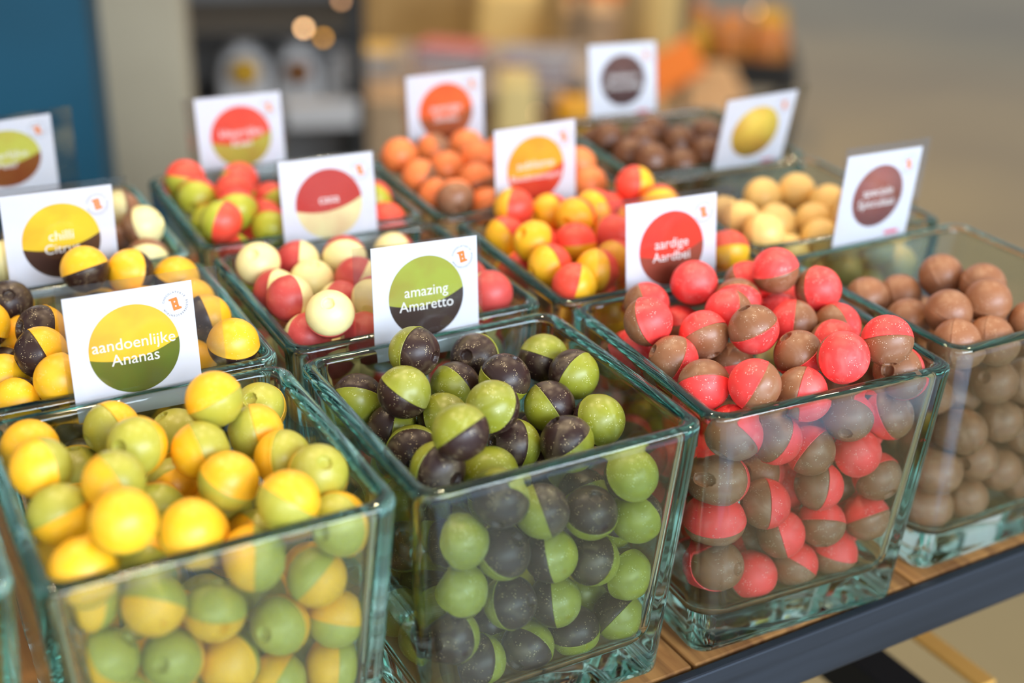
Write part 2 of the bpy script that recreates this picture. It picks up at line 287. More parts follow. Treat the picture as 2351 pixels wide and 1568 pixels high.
BALLS = {
 'A': '''t-1223,218,120,-33,41,85;t-963,459,-102,48,45,-75;t-1060,192,-64,97,-17,16;t-1342,31,-6,-96,5,-28;t-1344,476,-158,49,-11,-86;t-1618,474,-61,94,30,18;t-1585,89,43,71,58,-41;t-1964,459,-66,-5,-58,81;t-1970,51,53,-92,-39,8;t-1741,-232,90,-93,-18,-33;t-1948,-179,-34,30,-43,-85;t-1294,-212,-32,53,-9,84;t-1435,174,-230,17,-89,-43;t-1017,-50,-78,-78,59,-21;t-938,-282,-47,-4,63,-77;t-1142,-522,9,67,26,70;t-938,-505,-153,84,49,-24;t-1773,-567,115,-1,-54,84;t-1527,-530,-18,26,-86,44;t-1558,-38,-202,23,97,-10;t-1289,-53,-246,-78,3,-63;t-1935,-101,-268,3,-53,85;t-1935,-539,-69,2,-52,85;t-1226,-289,-282,-93,-28,-23;t-1788,458,-239,-1,-20,-98;t-1298,-512,-206,-95,31,8;g-1045,-489,-375,58,-51,-63;g-1698,-518,-287,-43,-60,-68;g-1469,-504,-398,-24,-15,-96;g-1919,-403,-274,-91,-30,29;g-1209,-487,-559,74,61,-28;g-968,-476,-610,35,31,88;g-1886,-473,-508,-70,20,-69;g-1648,-499,-568,54,73,-42;g-1425,-485,-679,-70,-66,27;g-984,-461,-855,-96,20,18;g-1231,-469,-844,-68,57,46;t-1209,-240,-572,73,63,-27;t-1256,-207,-812,70,67,26;g-1812,-428,-739,64,76,10;t-1657,-275,-293,63,75,19;g-1557,-422,-877,-100,-8,-2;g-1059,-394,-1081,71,-38,60;t-1457,427,-869,-91,-16,-37;b-1089,419,-1081,57,-80,-22;b-1758,-469,-1081,2,-6,100;b-1578,410,-1081,-28,66,70;t-1750,130,-692,-100,9,1;t-1244,387,-757,65,-25,72;t-1891,170,-1081,-83,30,-46;t-989,-26,-742,-21,-48,85;b-1884,-74,-1081,-57,55,61;t-1522,61,-885,-31,-95,-1;b-1002,198,-838,-62,58,53;t-1531,235,-714,-87,44,21;t-1894,-227,-861,34,-90,26;t-1402,-29,-691,-65,-47,-60;b-1294,-456,-1081,44,-10,89;t-986,169,-596,-70,71,8;t-1214,246,-954,-86,32,-40;t-1010,-68,-1081,-92,-20,-34;t-1060,455,-611,-31,90,-30;b-1822,403,-1081,74,-61,-27;b-1010,441,-851,-28,72,-64;b-1454,444,-613,-4,93,-36;b-1866,432,-614,-51,-39,-77;t-1901,52,-867,59,30,75;b-1017,177,-1081,1,96,28;t-993,-220,-891,78,-30,-56;t-1701,-217,-1010,-83,-26,50;t-1493,-186,-869,75,-35,57;t-973,-180,-553,-71,-19,68;t-1912,415,-854,-7,88,-47;t-1926,207,-542,29,41,86;t-1225,217,-582,-68,-68,26;b-1333,417,-1081,30,15,94;t-1705,-81,-807,16,-82,-55;t-1667,280,-517,28,91,31;t-1460,-334,-162,37,-70,61;b-1682,418,-774,30,-81,-51''',
 'B': '''t-229,387,71,-56,83,0;t140,505,-84,67,58,-46;t461,386,-99,51,29,81;t-483,480,-164,-44,-66,-61;t-369,176,-10,61,-4,79;t-39,341,-130,-90,-28,-34;t127,152,-38,-46,11,-88;t-67,-122,-10,-74,-20,64;t-394,264,-244,88,-45,-18;t-186,149,-178,41,-73,54;t-339,-373,53,-35,60,72;t-394,18,-232,39,92,4;t-400,-273,-165,-30,96,0;t-143,-269,-254,-21,-41,89;t50,-116,-236,95,-3,-30;t297,13,-151,-87,6,-48;t496,143,-85,41,-86,-29;t457,-175,-169,24,-77,58;t232,-279,-178,47,-34,-82;t327,153,-388,87,34,-37;g435,-475,-274,5,-72,69;g488,-458,-515,-84,-52,-12;g234,-472,-420,-1,36,-93;g-12,-475,-344,-91,27,-32;t-224,-499,-219,51,72,46;g270,-454,-689,81,10,-58;t472,-261,-665,-25,5,-97;g43,-467,-594,84,-48,26;g-191,-459,-517,-34,53,-78;g-402,-477,-390,18,-70,69;g-406,-476,-637,-1,-56,83;g-153,-461,-790,-51,75,-42;g83,-449,-862,86,-49,17;g467,-438,-836,23,-97,7;t392,-177,-1081,33,-83,45;g447,-417,-1081,43,-74,-52;g201,-431,-1081,15,-9,-98;g-435,-464,-882,86,44,-24;t-132,-206,-1081,9,-18,-98;g-45,-439,-1081,77,57,29;g-292,-439,-1081,92,7,-37;t117,-196,-1081,23,-64,73;t406,467,-814,-91,36,20;t-206,449,-793,-23,-60,77;t-245,-35,-948,90,-5,-43;t-220,189,-1081,63,-75,21;t269,96,-856,-26,25,-93;b423,451,-1081,55,-80,22;t203,-224,-637,35,70,62;t163,458,-834,9,-10,-99;t-427,435,-897,-7,-76,-64;t-317,-247,-850,-18,37,-91;b439,255,-931,-69,28,-67;t394,482,-571,88,33,-34;t-446,277,-1081,17,77,61;t-335,159,-824,25,52,-82;t-47,20,-1081,19,-87,-45;t-12,-216,-869,-87,-50,1;t-438,31,-1081,11,-99,-3;t466,-11,-634,8,-80,-59;b435,63,-1081,65,29,71;t17,62,-604,-26,-21,-94;b180,443,-1081,0,-83,56;t455,227,-689,69,-27,67;t-4,464,-656,-82,1,57;t-478,449,-658,80,58,-14;t-105,-211,-643,33,-94,3;b453,-65,-872,42,-39,-82;t-38,443,-971,89,-44,-12;t-256,457,-555,-72,41,57;t-256,429,-1081,16,3,-99;t-391,-211,-1081,-29,-69,66''',
 'C': '''t1434,542,74,-37,-45,81;t1788,325,171,-20,29,93;t1986,206,76,33,-87,36;t1762,522,25,58,-53,62;t1584,352,21,-51,-77,-38;t1138,531,6,86,-37,37;t934,195,91,59,-64,50;t1345,515,-155,22,45,86;t1406,184,55,-93,28,23;t1966,482,-109,-14,-56,82;t1341,-116,102,35,-35,-87;t1177,62,29,-2,78,63;t1718,47,-5,-77,64,-2;t1956,-10,-42,98,-10,19;t1813,290,-79,-29,-23,93;t952,-21,-29,82,-35,-45;t965,316,-122,17,-39,90;t1045,516,-243,73,67,15;t1333,27,-159,-4,-50,-87;t1494,-286,9,51,-34,-79;t946,-294,-33,-29,-69,-67;t1087,-488,27,-66,64,40;t1371,-483,-74,65,-76,-7;t1571,-511,79,-22,-88,43;t1812,-527,129,24,57,79;t1785,-190,-33,-2,-92,40;t1003,-466,-204,81,18,56;t1947,-495,-75,90,29,-32;g1236,-466,-283,79,-30,-53;g1454,-461,-399,-38,84,38;g1649,-477,-249,66,69,31;g1932,-452,-318,-51,65,-56;g1744,-465,-476,-11,-87,48;t1925,-276,-491,-7,-55,-83;g1910,-457,-658,1,93,37;t1356,-230,-619,92,19,-33;g1548,-451,-626,91,-36,-22;t1551,-199,-767,18,-88,44;g973,-441,-451,83,38,-41;g1235,-443,-652,92,-40,-2;g994,-419,-696,-16,-7,98;g1608,-437,-865,34,56,76;g1895,-441,-904,-5,67,74;g1361,-432,-864,84,-43,34;g1013,-419,-959,-32,90,-30;g1227,-415,-1081,-1,-84,54;g1725,-424,-1081,30,8,95;g1478,-419,-1081,66,22,71;t1359,-207,-1040,-65,54,-53;t1888,-239,-1081,12,-26,96;t1020,19,-1081,53,63,-57;t1463,454,-1081,-62,76,-18;t1343,470,-869,-22,-14,97;t1725,49,-1081,32,-34,88;b1883,473,-638,-60,-49,63;t1009,151,-875,-45,12,89;t1642,481,-597,-40,90,-19;b1688,464,-838,61,-1,79;b1904,29,-917,-62,47,63;t1741,-175,-616,74,26,62;t1063,271,-1081,-70,-56,45;t1274,1,-764,61,-25,-75;b1892,272,-1081,-59,80,-4;b1924,225,-670,-15,-65,75;t994,150,-632,34,-67,-66;t1223,241,-750,-4,-27,96;t1118,-202,-570,-17,-52,84;t1423,389,-653,-34,-11,-93;t1143,483,-729,66,67,34;t1919,-19,-678,68,17,72;t1904,-206,-840,66,-9,-75;t1316,234,-1081,36,-37,86;t1521,-76,-524,-10,-43,-90;t1252,10,-1007,-74,34,-58;t1934,-37,-435,74,62,-26;t1650,-184,-1081,-43,67,60;b1915,379,-861,64,-55,54;t1080,-218,-1081,38,91,-14;t1441,157,-575,-50,-57,-65;b1020,472,-940,22,72,66;b1219,459,-1081,52,28,81;b1709,445,-1081,84,-53,4;t1726,59,-548,40,-73,-55''',
 'D': '''t2872,232,-8,47,-59,66;t2950,-1,11,26,-22,94;t2796,-194,22,-19,-18,97;t2711,356,-149,53,-67,53;t2466,351,-121,54,-66,52;t2479,32,-126,-41,43,81;t2550,-172,-6,28,-20,94;t2427,-377,-67,57,-79,23;t2671,-367,-101,55,-80,24;t2959,-359,-71,53,-81,24;g2729,-350,-341,87,20,-44;t2701,-156,-493,31,-15,94;g2445,-242,-414,26,85,-46;g2869,-312,-622,56,-79,26;g2590,-337,-619,-87,35,-36;g2976,-336,-398,54,-80,25;g2731,-319,-826,95,31,-9;g3083,-303,-746,47,-83,31;g2475,-327,-837,56,-31,77;g2944,-304,-949,48,-82,32;g2735,-299,-1081,50,-80,33;g2489,-292,-1081,52,-79,32;g3151,-288,-1081,48,-81,34;g3359,-154,-1081,46,-82,33;t2600,-110,-803,51,-81,29;b2574,573,-975,81,27,52;b2960,603,-712,-26,-74,62;t2940,-38,-775,-31,51,80;b3374,290,-602,-20,91,35;t3195,391,-1081,-4,83,-56;b3307,-310,-647,49,77,-41;t2740,429,-1081,33,93,17;t2713,187,-1081,-4,-99,-12;t3161,401,-555,-58,81,7;t2581,127,-748,18,59,79;b3346,200,-1081,85,-40,-34;t3370,526,-539,38,-33,86;t3142,197,-943,-85,28,-44;t3381,-82,-694,65,71,-28;b2466,382,-1081,85,-8,52;t2614,316,-898,-34,90,-28;t2822,586,-913,86,46,-20;b2519,591,-530,-93,17,33;t2440,558,-771,-4,-44,90;t3161,-101,-858,-26,-90,-36;b3351,501,-855,-4,83,-56;b3138,596,-930,91,-40,9;t3204,613,-695,-87,19,-46;t2703,-57,-1081,-89,-45,-7;t3363,24,-913,-57,74,34;t2474,138,-1081,67,2,74;b3333,593,-1081,96,-5,28;t3143,626,-459,-3,99,16;t3391,110,-438,41,76,-51;b3254,-327,-409,-27,-26,93;t3081,115,-524,87,42,24;b3396,-134,-456,26,10,96;t2992,-113,-548,-98,-14,-15;b3376,-293,-881,0,-85,52;t2769,64,-411,-40,41,82;t2856,347,-875,-59,66,46;b3360,258,-844,36,93,0;t2676,593,-717,48,-31,82''',
 'E': '''t-1442,1904,126,-19,39,90;t-1207,1935,58,-84,-33,42;t-971,1922,-15,40,-4,92;t-1838,1881,9,1,70,-71;t-1746,1436,32,86,26,-44;t-1804,1664,-104,-84,-54,9;t-948,904,34,7,-24,97;t-963,1329,-7,98,-3,20;t-968,1621,-32,42,-87,27;t-1792,1139,50,94,15,29;t-1749,900,10,-90,-30,33;t-1944,987,-114,-65,-72,25;t-1937,1466,-168,64,64,-42;t-1090,1199,-175,32,-46,83;t-1371,1910,-125,49,86,14;t-1187,1725,-76,58,2,81;t-1989,1580,47,62,8,78;t-1966,1232,-97,63,10,77;t-1368,1286,-76,5,-22,97;t-1557,1036,-68,93,30,20;t-1171,1434,-88,-99,-11,5;t-1291,1061,-140,-99,-11,7;t-1660,1187,-1081,-87,38,32;t-1618,1650,-656,42,73,54;t-1909,1604,-1081,-13,34,93;t-1869,969,-1081,96,-24,12;t-1922,1520,-852,51,79,-34;t-1671,1690,-1081,-96,14,23;t-1337,1303,-860,84,54,4;t-1936,1685,-673,-75,-66,0;t-1007,1655,-639,72,-69,10;t-1257,1671,-644,63,-32,-71;t-1270,977,-1081,19,95,27;t-1764,1871,-665,-38,13,92;t-1010,1414,-675,-100,-7,-2;t-1904,1211,-1081,-17,-69,-70;t-1664,1356,-658,-32,-91,-26;t-1566,1883,-522,78,-60,18;t-1927,1857,-846,15,94,32;t-1087,1884,-606,-28,-82,50;t-1494,1869,-755,-50,33,-80''',
 'F': '''t-549,1799,44,39,53,-75;t-298,1889,-18,-93,34,12;t-51,1815,2,34,90,26;t-303,1643,-38,-8,29,-95;t-85,1529,-17,-76,39,52;t-532,1553,-25,-77,62,-11;t-538,1297,38,-96,-20,17;t-449,929,84,26,56,-79;t-246,1345,-61,46,-85,26;t-519,1087,-92,35,-88,31;t-375,1202,-256,-15,-31,-94;t487,1052,-16,49,-79,38;t-131,1144,25,62,77,15;t309,1971,-90,83,47,-30;t-261,966,-85,31,-90,32;t179,1425,-21,73,-41,55;t392,1565,-59,-100,6,-4;t68,1218,-100,-100,4,-2;t189,1006,30,15,73,67;t479,1335,-46,98,-18,9;t304,1045,-185,82,-42,39;t464,1161,-333,71,65,27;t54,986,-181,48,-12,87;t-124,1147,-239,44,-20,88;t-467,1640,-1081,56,83,-3;t-231,1853,-1081,7,0,100;t-508,1928,-522,-50,55,67;t-133,1025,-1081,-73,9,-68;t-482,1765,-872,56,-36,75;t-472,1893,-1081,54,-84,-1;t-44,1910,-934,83,39,-40;t-170,1697,-862,-90,43,-2;t-38,1405,-1081,-24,-82,53;t-278,1222,-1081,34,81,48;t-49,1926,-691,48,28,83;t-279,1927,-607,-46,23,-86;t-254,1520,-1081,46,-65,60;t-9,1514,-864,82,9,-57;t284,1033,-1081,-86,50,-4;t-29,1675,-664,81,-17,-57;t432,1528,-725,3,-76,65;t-234,1457,-782,-95,30,-2;t-64,1674,-1081,59,67,-45;t-288,1911,-851,37,-18,91;t-348,1657,-699,-86,-17,-48;t259,1920,-879,-81,-53,-26''',
 'G': '''t1079,1954,81,71,-70,4;t937,1778,-17,91,9,42;t1318,1939,19,98,17,-5;t1338,1659,83,83,55,-3;t1545,1794,64,92,37,13;t1726,1933,-29,13,-95,29;t1928,1963,110,-95,27,13;t1962,1724,57,41,87,29;t965,1465,58,80,17,-57;t1225,1451,12,2,29,96;t935,1218,8,99,8,14;t947,1579,-162,20,-93,31;t938,945,-8,-86,43,26;t1150,1070,-2,98,8,-19;t1353,1209,-28,93,36,10;t1520,1520,-8,12,-94,31;t1954,973,21,17,63,76;t1197,1062,-318,80,48,-35;t1741,1628,3,62,-52,59;t1691,1345,-39,-96,13,-25;t1814,1167,80,16,63,76;t1906,1192,-154,64,-69,33;t1531,987,-86,87,5,50;t1499,1191,-226,74,65,19;t1318,1757,-147,40,-20,89;t1966,1361,70,34,-24,91;t992,978,-863,30,-89,-36;t1722,1068,-852,-55,75,-36;t1005,1680,-1081,71,12,69;t1392,992,-1081,88,45,13;t1005,1436,-1081,-73,-8,-68;t1101,992,-1081,-58,-73,36;t1725,1374,-889,-67,33,67;t979,1803,-674,36,89,-28;t1410,1662,-765,-97,-17,17;t1636,991,-1068,-51,68,-53;t994,1876,-906,32,62,-72;t1164,1866,-1081,-69,40,-60;t1464,1890,-696,66,24,71;t1880,992,-1081,100,-7,6;t1243,1317,-874,48,-1,-88;t1608,1468,-1081,37,21,90;t1776,1645,-1081,14,-51,85;t1144,1344,-652,-30,-15,-94;t1428,1471,-916,-41,-12,90;t1305,1878,-882,17,36,-92;t1362,1455,-644,-49,47,-73;t1673,1232,-1081,19,98,-5;t1570,1670,-950,-64,18,75;t1560,1905,-472,32,-36,88;t1206,1892,-659,-45,84,-30;t1673,1702,-547,-65,-5,76''',
 'H': '''t2757,1740,-13,40,-89,23;t3002,1710,-2,38,-90,23;t3075,1475,-18,36,-90,24;t2379,1628,-46,43,-87,23;t2342,1390,6,42,-88,23;t2586,1367,-37,40,-89,24;t2330,1143,11,40,-88,25;t2518,1147,-149,38,-89,26;t2755,1132,-83,37,-89,26;t2668,1153,-345,38,-89,27;t2905,1138,-279,36,-89,27;t3324,1123,-314,31,-91,28;t3125,1122,-168,33,-91,27;t3103,1139,-426,34,-90,28;t3191,1261,24,34,-91,25;t2975,1116,28,35,-90,26;t2867,1352,-67,37,-89,25;t3312,1185,-552,32,-90,29;b3280,1240,-1081,56,-79,26;b3298,1425,-922,10,66,-75;t2773,2099,-626,-1,-97,23;b3335,1932,-684,-13,3,99;t3314,1436,-679,-39,6,92;t2898,1573,-1081,-6,35,-93;b3298,1658,-1081,-13,-84,52;t2407,1870,-681,-59,-54,-60;t3086,2091,-534,35,86,-36;t2424,2104,-787,-64,53,56;t3224,1623,-550,9,-58,-81;t2491,2116,-552,-84,-27,46;t2659,1892,-705,-35,17,-92;b3328,2058,-893,44,25,86;t3154,1857,-539,-83,-35,-43;b3309,1903,-1081,-23,-76,61;t3145,1167,-891,8,99,8;t3346,2083,-492,7,98,16;t2608,1549,-1081,56,-81,14;t2890,1881,-626,24,-21,-95;b3321,1701,-760,-58,-9,-81''',
 'I': '''t-993,2588,60,-81,45,-37;t-1062,2766,-96,-4,-54,84;t-1027,2374,-59,23,88,41;t-1040,2974,34,98,9,-17;t-1110,3185,-73,98,10,-18;t-1274,2666,-19,10,4,99;t-1453,2497,-35,97,12,-20;t-1332,2906,-24,90,-44,2;t-1634,2347,42,91,-42,1;t-1596,2921,-18,91,-42,1;t-1747,2557,-23,97,15,-21;t-1573,2681,-1081,-7,-97,23;t-1415,3121,-887,30,-88,-38;t-1668,3226,-518,-51,76,-39;t-1301,2513,-1081,34,87,36;t-1258,2416,-793,-91,38,16;t-1375,3331,-699,84,53,16;t-1599,2941,-880,-30,30,-91;t-1096,2763,-1081,48,6,87;t-1074,3123,-866,-82,37,-43;t-1055,3350,-496,42,-62,-67;t-1789,3079,-693,25,69,68;t-1071,2437,-1050,76,-19,-62;t-1256,3106,-703,75,58,-33;t-1492,3039,-670,-17,89,43;t-1203,2891,-901,-18,91,38;t-1070,3334,-739,-29,36,-89;t-1394,3346,-456,81,-2,-58;t-1058,2967,-670,36,30,-88;t-1340,2754,-1081,-14,75,64;t-1247,3320,-907,57,-59,-58''',
 'J': '''t-574,3253,85,31,34,89;t-563,3010,39,52,82,21;t-548,3453,-58,-55,73,-41;t-364,2875,91,-9,15,98;t-551,2784,-59,72,70,-2;t-577,2423,86,75,-61,-25;t-425,2617,71,28,92,29;t-509,2479,-145,-95,-22,22;t-317,2632,-169,57,-61,55;t-91,3056,-65,-36,75,55;t-267,2444,-10,57,80,20;t456,2684,-10,62,75,22;t451,2447,-78,-14,-38,91;b-416,3234,-115,40,-89,23;t-207,2841,-97,50,-84,21;t-194,3387,-17,63,30,72;t69,2855,-18,62,-56,55;t325,2926,-18,-96,-26,-10;t-23,2446,-45,27,72,64;t219,2442,4,86,-46,21;t421,2607,-264,94,23,-23;t-410,2768,-1081,-40,66,64;t278,3414,-621,64,64,-43;t-499,2667,-877,-22,-58,78;t-4,2512,-1081,-49,-7,87;t-504,3208,-766,-94,15,32;t-284,2890,-780,-16,58,-80;t-385,3401,-858,-91,-40,11;t-325,2498,-851,59,54,59;t-451,3416,-623,-63,-17,76;t-330,3099,-897,20,-70,69;t-247,2526,-1081,-67,74,2;t61,3423,-493,-56,-69,-46;t-32,3168,-971,31,28,91;t-272,3217,-692,-11,-20,-97;t426,3255,-510,58,53,62;t-484,3143,-1081,89,46,4;t129,3188,-500,-41,-53,74''',
 'K': '''t869,3243,59,-27,-68,69;t1419,3367,22,-9,3,100;t1353,3047,33,11,-58,81;t1111,3007,8,-10,-76,64;t879,2922,7,-79,29,53;t1166,2658,22,-19,42,89;t880,2649,-42,-99,2,13;t900,2412,26,30,91,29;t1128,2425,-69,-33,48,81;t1901,2639,46,-6,-66,75;t1826,2356,6,-5,-65,76;t1471,2800,-14,40,-23,89;t1717,2823,-21,-89,26,38;t1398,2459,-18,66,28,69;t1682,2554,-31,32,-32,89;t1640,3265,-18,33,-33,88;t1172,3369,20,-97,1,-22;t1177,2938,-987,-71,69,-13;t1639,2719,-922,-40,72,-57;t1405,2402,-811,38,31,87;t946,2538,-1081,96,26,-10;t1405,3126,-629,-81,-49,-32;t1371,3053,-1081,25,-49,-84;t963,3327,-627,-36,-43,-83;t1278,2878,-679,95,-10,30;t1835,2599,-840,71,-68,-16;t1346,2620,-620,-93,30,-21;t1156,3176,-634,-45,77,46;t1821,2654,-1081,-45,-84,-31;t1418,2642,-853,53,16,-83;t1339,2678,-1081,-37,-25,89''',
 'L': '''t2435,3163,17,36,-27,89;t2637,3022,12,35,-27,90;t2825,3183,17,-5,1,100;t2413,2819,2,-3,2,100;t2436,2575,32,-4,3,100;t2844,2852,26,-5,2,100;t2673,2568,-35,-5,3,100;t2461,3386,-87,-3,1,100;t2912,2616,4,-5,3,100;t3144,2539,-32,-6,3,100;t3344,2858,-45,-6,3,100;t2513,2942,-187,-4,3,100;t3209,3063,-19,-6,2,100;t3386,2584,-34,-6,3,100;b3392,3267,-1081,12,-95,29;t3428,3476,-756,78,13,62;b3380,2724,-652,90,-12,-43;t2931,3134,-824,96,-1,-29;t3333,2917,-795,-48,80,-35;b3342,2585,-1081,-90,32,31;t3210,3394,-682,-16,-78,60;t3418,3253,-656,38,12,92;t2925,3421,-1081,-18,-82,55;b3396,3140,-872,-96,5,26;t3353,3497,-511,-31,-27,-91;t2688,3552,-422,39,92,4;b3363,2820,-1017,-54,10,-84;t2776,3012,-1081,-33,85,-41;b3343,2570,-837,18,-84,51;t3412,3050,-520,-30,95,9;t3112,2821,-557,2,73,-68;t2969,3042,-571,-1,85,52''',
}

plain = [half('plain_half_%d' % i, False, i) for i in range(3)]
holed = [half('holed_half_%d' % i, True, 10 + i) for i in range(4)]
ORD = ['first', 'second', 'third', 'fourth', 'fifth', 'sixth', 'seventh', 'eighth', 'ninth', 'tenth', 'eleventh', 'twelfth', 'thirteenth', 'fourteenth', 'fifteenth', 'sixteenth', 'seventeenth', 'eighteenth', 'nineteenth', 'twentieth']
mcache = {}
def with_mat(me, m):
    k = (me.name, m.name)
    if k not in mcache:
        c = me.copy(); c.materials.append(m); mcache[k] = c
    return mcache[k]
CAMV = W(-24.3067, -49.2114, 28.3598)
cooker = random.Random(3)
for jk, txt in BALLS.items():
    jx, jy, ja = JARS[jk]; fname, mA, mB, cA, cB, cname = FL[jk]
    ca, sa = math.cos(-ja), math.sin(-ja); items = []
    for s in txt.split(';'):
        cl = s[0]; v = [float(q) for q in s[1:].split(',')]
        p = Vector((v[0] / 100, v[1] / 100, v[2] / 100)); ax = Vector(v[3:6]).normalized()
        dx, dy = p.x - jx, p.y - jy; items.append([cl, p, ax, dx * ca - dy * sa, dx * sa + dy * ca, ''])
    # naming by place: heap balls by row from the front, glass balls by layer from the top, both from left to right
    jn = JINFO[jk][0]
    tops = sorted([q for q in items if q[0] == 't'], key=lambda q: q[4])
    rows = []
    for q in tops:
        if rows and q[4] - rows[-1][0][4] < 1.7: rows[-1].append(q)
        else: rows.append([q])
    for ri, row in enumerate(rows):
        row.sort(key=lambda q: q[3])
        for ci, q in enumerate(row): q[5] = '%s in row %s of the %s jar heap' % (ORD[ci] if ci < 14 else 'last', ORD[ri], jn) if False else '%s from left in %s row of the %s jar' % (ORD[min(ci, 19)], ORD[min(ri, 13)], jn)
    gl = sorted([q for q in items if q[0] == 'g'], key=lambda q: -q[1].z); rows = []
    for q in gl:
        if rows and rows[-1][0][1].z - q[1].z < 1.5: rows[-1].append(q)
        else: rows.append([q])
    for ri, row in enumerate(rows):
        row.sort(key=lambda q: q[3])
        for ci, q in enumerate(row): q[5] = '%s from left, %s layer behind %s jar front glass' % (ORD[min(ci, 19)], ORD[min(ri, 13)], jn)
    for cl, p, ax, lx, ly, place in items:
        loc = W(*(p * 1.0)); view = (CAMV - loc).normalized(); kk = ax.dot(view)
        if cA:
            look = ('mostly %s' % cA if kk > .35 else 'mostly %s' % cB if kk < -.35 else 'half %s half %s' % (cA, cB))
        root = empty(fname + '_chocolate_ball', loc)
        root.rotation_mode = 'QUATERNION'
        root.rotation_quaternion = ax.to_track_quat('Z', 'Y') @ Quaternion((0, 0, 1), cooker.uniform(0, 6.28))
        sc = cooker.uniform(.985, 1.0); root.scale = (sc, sc, sc)
        if cl == 'b':
            lab = '%s chocolate ball buried inside the heap of the %s jar' % (cname, jn); grp = 'buried balls of the %s jar' % jn
        else:
            lab = (look if cA else cname) + ' ball, ' + place; grp = 'chocolate balls in the %s jar' % jn
        tag(root, lab, 'chocolate', grp)
        a = link('half_shell', with_mat(cooker.choice(plain), mA), None, root)
        b = link('half_shell', with_mat(cooker.choice(holed), mB), None, root)
        if cA: a['label'] = cA + ' half'; b['label'] = cB + ' half with filling hole'
        else: b['label'] = 'half with filling hole'
# ------------------------------------------------------------------ sign cards
m_card = mat('white_card', 'E4E4EB', .6, .3)
m_txt = mat('white_print', 'F4F0EA', .6, .3); m_ring = mat('grey_print', '4A3A38', .6, .3); m_logo = mat('orange_print', 'F0842F', .6, .3); m_pink = mat('pink_print', 'E85070', .6, .3)
m_pl = bpy.data.materials.new('clear_plastic'); m_pl.use_nodes = True
nt = m_pl.node_tree; nt.nodes.clear()
tr = nt.nodes.new('ShaderNodeBsdfTransparent'); tr.inputs[0].default_value = (.95, .95, .95, 1)
gl_ = nt.nodes.new('ShaderNodeBsdfGlossy'); gl_.inputs['Roughness'].default_value = .12
lw = nt.nodes.new('ShaderNodeLayerWeight'); lw.inputs[0].default_value = .5
pw = nt.nodes.new('ShaderNodeMath'); pw.operation = 'POWER'; pw.inputs[1].default_value = 5; nt.links.new(lw.outputs['Facing'], pw.inputs[0])
fr = nt.nodes.new('ShaderNodeMath'); fr.operation = 'MULTIPLY_ADD'; fr.inputs[1].default_value = .9; fr.inputs[2].default_value = .035; nt.links.new(pw.outputs[0], fr.inputs[0])
mx = nt.nodes.new('ShaderNodeMixShader'); mo = nt.nodes.new('ShaderNodeOutputMaterial')
nt.links.new(fr.outputs[0], mx.inputs[0]); nt.links.new(tr.outputs[0], mx.inputs[1]); nt.links.new(gl_.outputs[0], mx.inputs[2]); nt.links.new(mx.outputs[0], mo.inputs[0])
def text_mesh(s, size, ex=.00002):
    cu = bpy.data.curves.new('t', 'FONT'); cu.body = s; cu.size = size; cu.align_x = 'CENTER'; cu.extrude = ex; cu.resolution_u = 3
    o = bpy.data.objects.new('t', cu); COL.objects.link(o); bpy.context.view_layer.update()
    me = bpy.data.meshes.new_from_object(o.evaluated_get(bpy.context.evaluated_depsgraph_get())); bpy.data.objects.remove(o); return me
ringcache = []
def ring_mesh():
    if ringcache: return ringcache[0]
    bm = bmesh.new(); s1, s2 = 'CHOCOLATERIE', 'BEZOEKERSCENTRUM'
    def put(s, a0, a1, r):
        for i, ch in enumerate(s):
            a = math.radians(a0 + (a1 - a0) * i / (len(s) - 1)); me = text_mesh(ch, .00125)
            rot = a - math.pi / 2
            me.transform(Matrix.Translation((math.cos(a) * r, math.sin(a) * r, 0)) @ Matrix.Rotation(rot, 4, 'Z')); bm.from_mesh(me)
    put(s1, 165, 35, .0050); put(s2, 330, 205, .0050) if False else put(s2, 10, -155, .0050)
    me = bpy.data.meshes.new('ring_lettering'); bm.to_mesh(me); bm.free(); ringcache.append(me); return me
def logo_mesh():
    # block letter with a serif at top left and bottom right and two round holes
    def circ(cx, cy_, r, n=12): return [(cx + r * math.cos(2 * math.pi * i / n), cy_ + r * math.sin(2 * math.pi * i / n)) for i in range(n)]
    cu = bpy.data.curves.new('l', 'CURVE'); cu.dimensions = '2D'; cu.fill_mode = 'BOTH'; cu.extrude = .00002
    outl = [(-.5, 1), (-.95, 1), (-.95, .72), (-.62, .66), (-.62, -1), (.95, -1), (.95, -.68), (.6, -.6), (.6, .1), (.64, .5), (.6, 1)]
    for pts in (outl, circ(0, .36, .15), circ(0, -.36, .15)):
        sp = cu.splines.new('POLY'); sp.points.add(len(pts) - 1); sp.use_cyclic_u = True
        for i, (x, y) in enumerate(pts): sp.points[i].co = (x * .0025, y * .0029, 0, 1)
    o = bpy.data.objects.new('l', cu); COL.objects.link(o); bpy.context.view_layer.update()
    me = bpy.data.meshes.new_from_object(o.evaluated_get(bpy.context.evaluated_depsgraph_get())); bpy.data.objects.remove(o); return me
logo_me = logo_mesh()
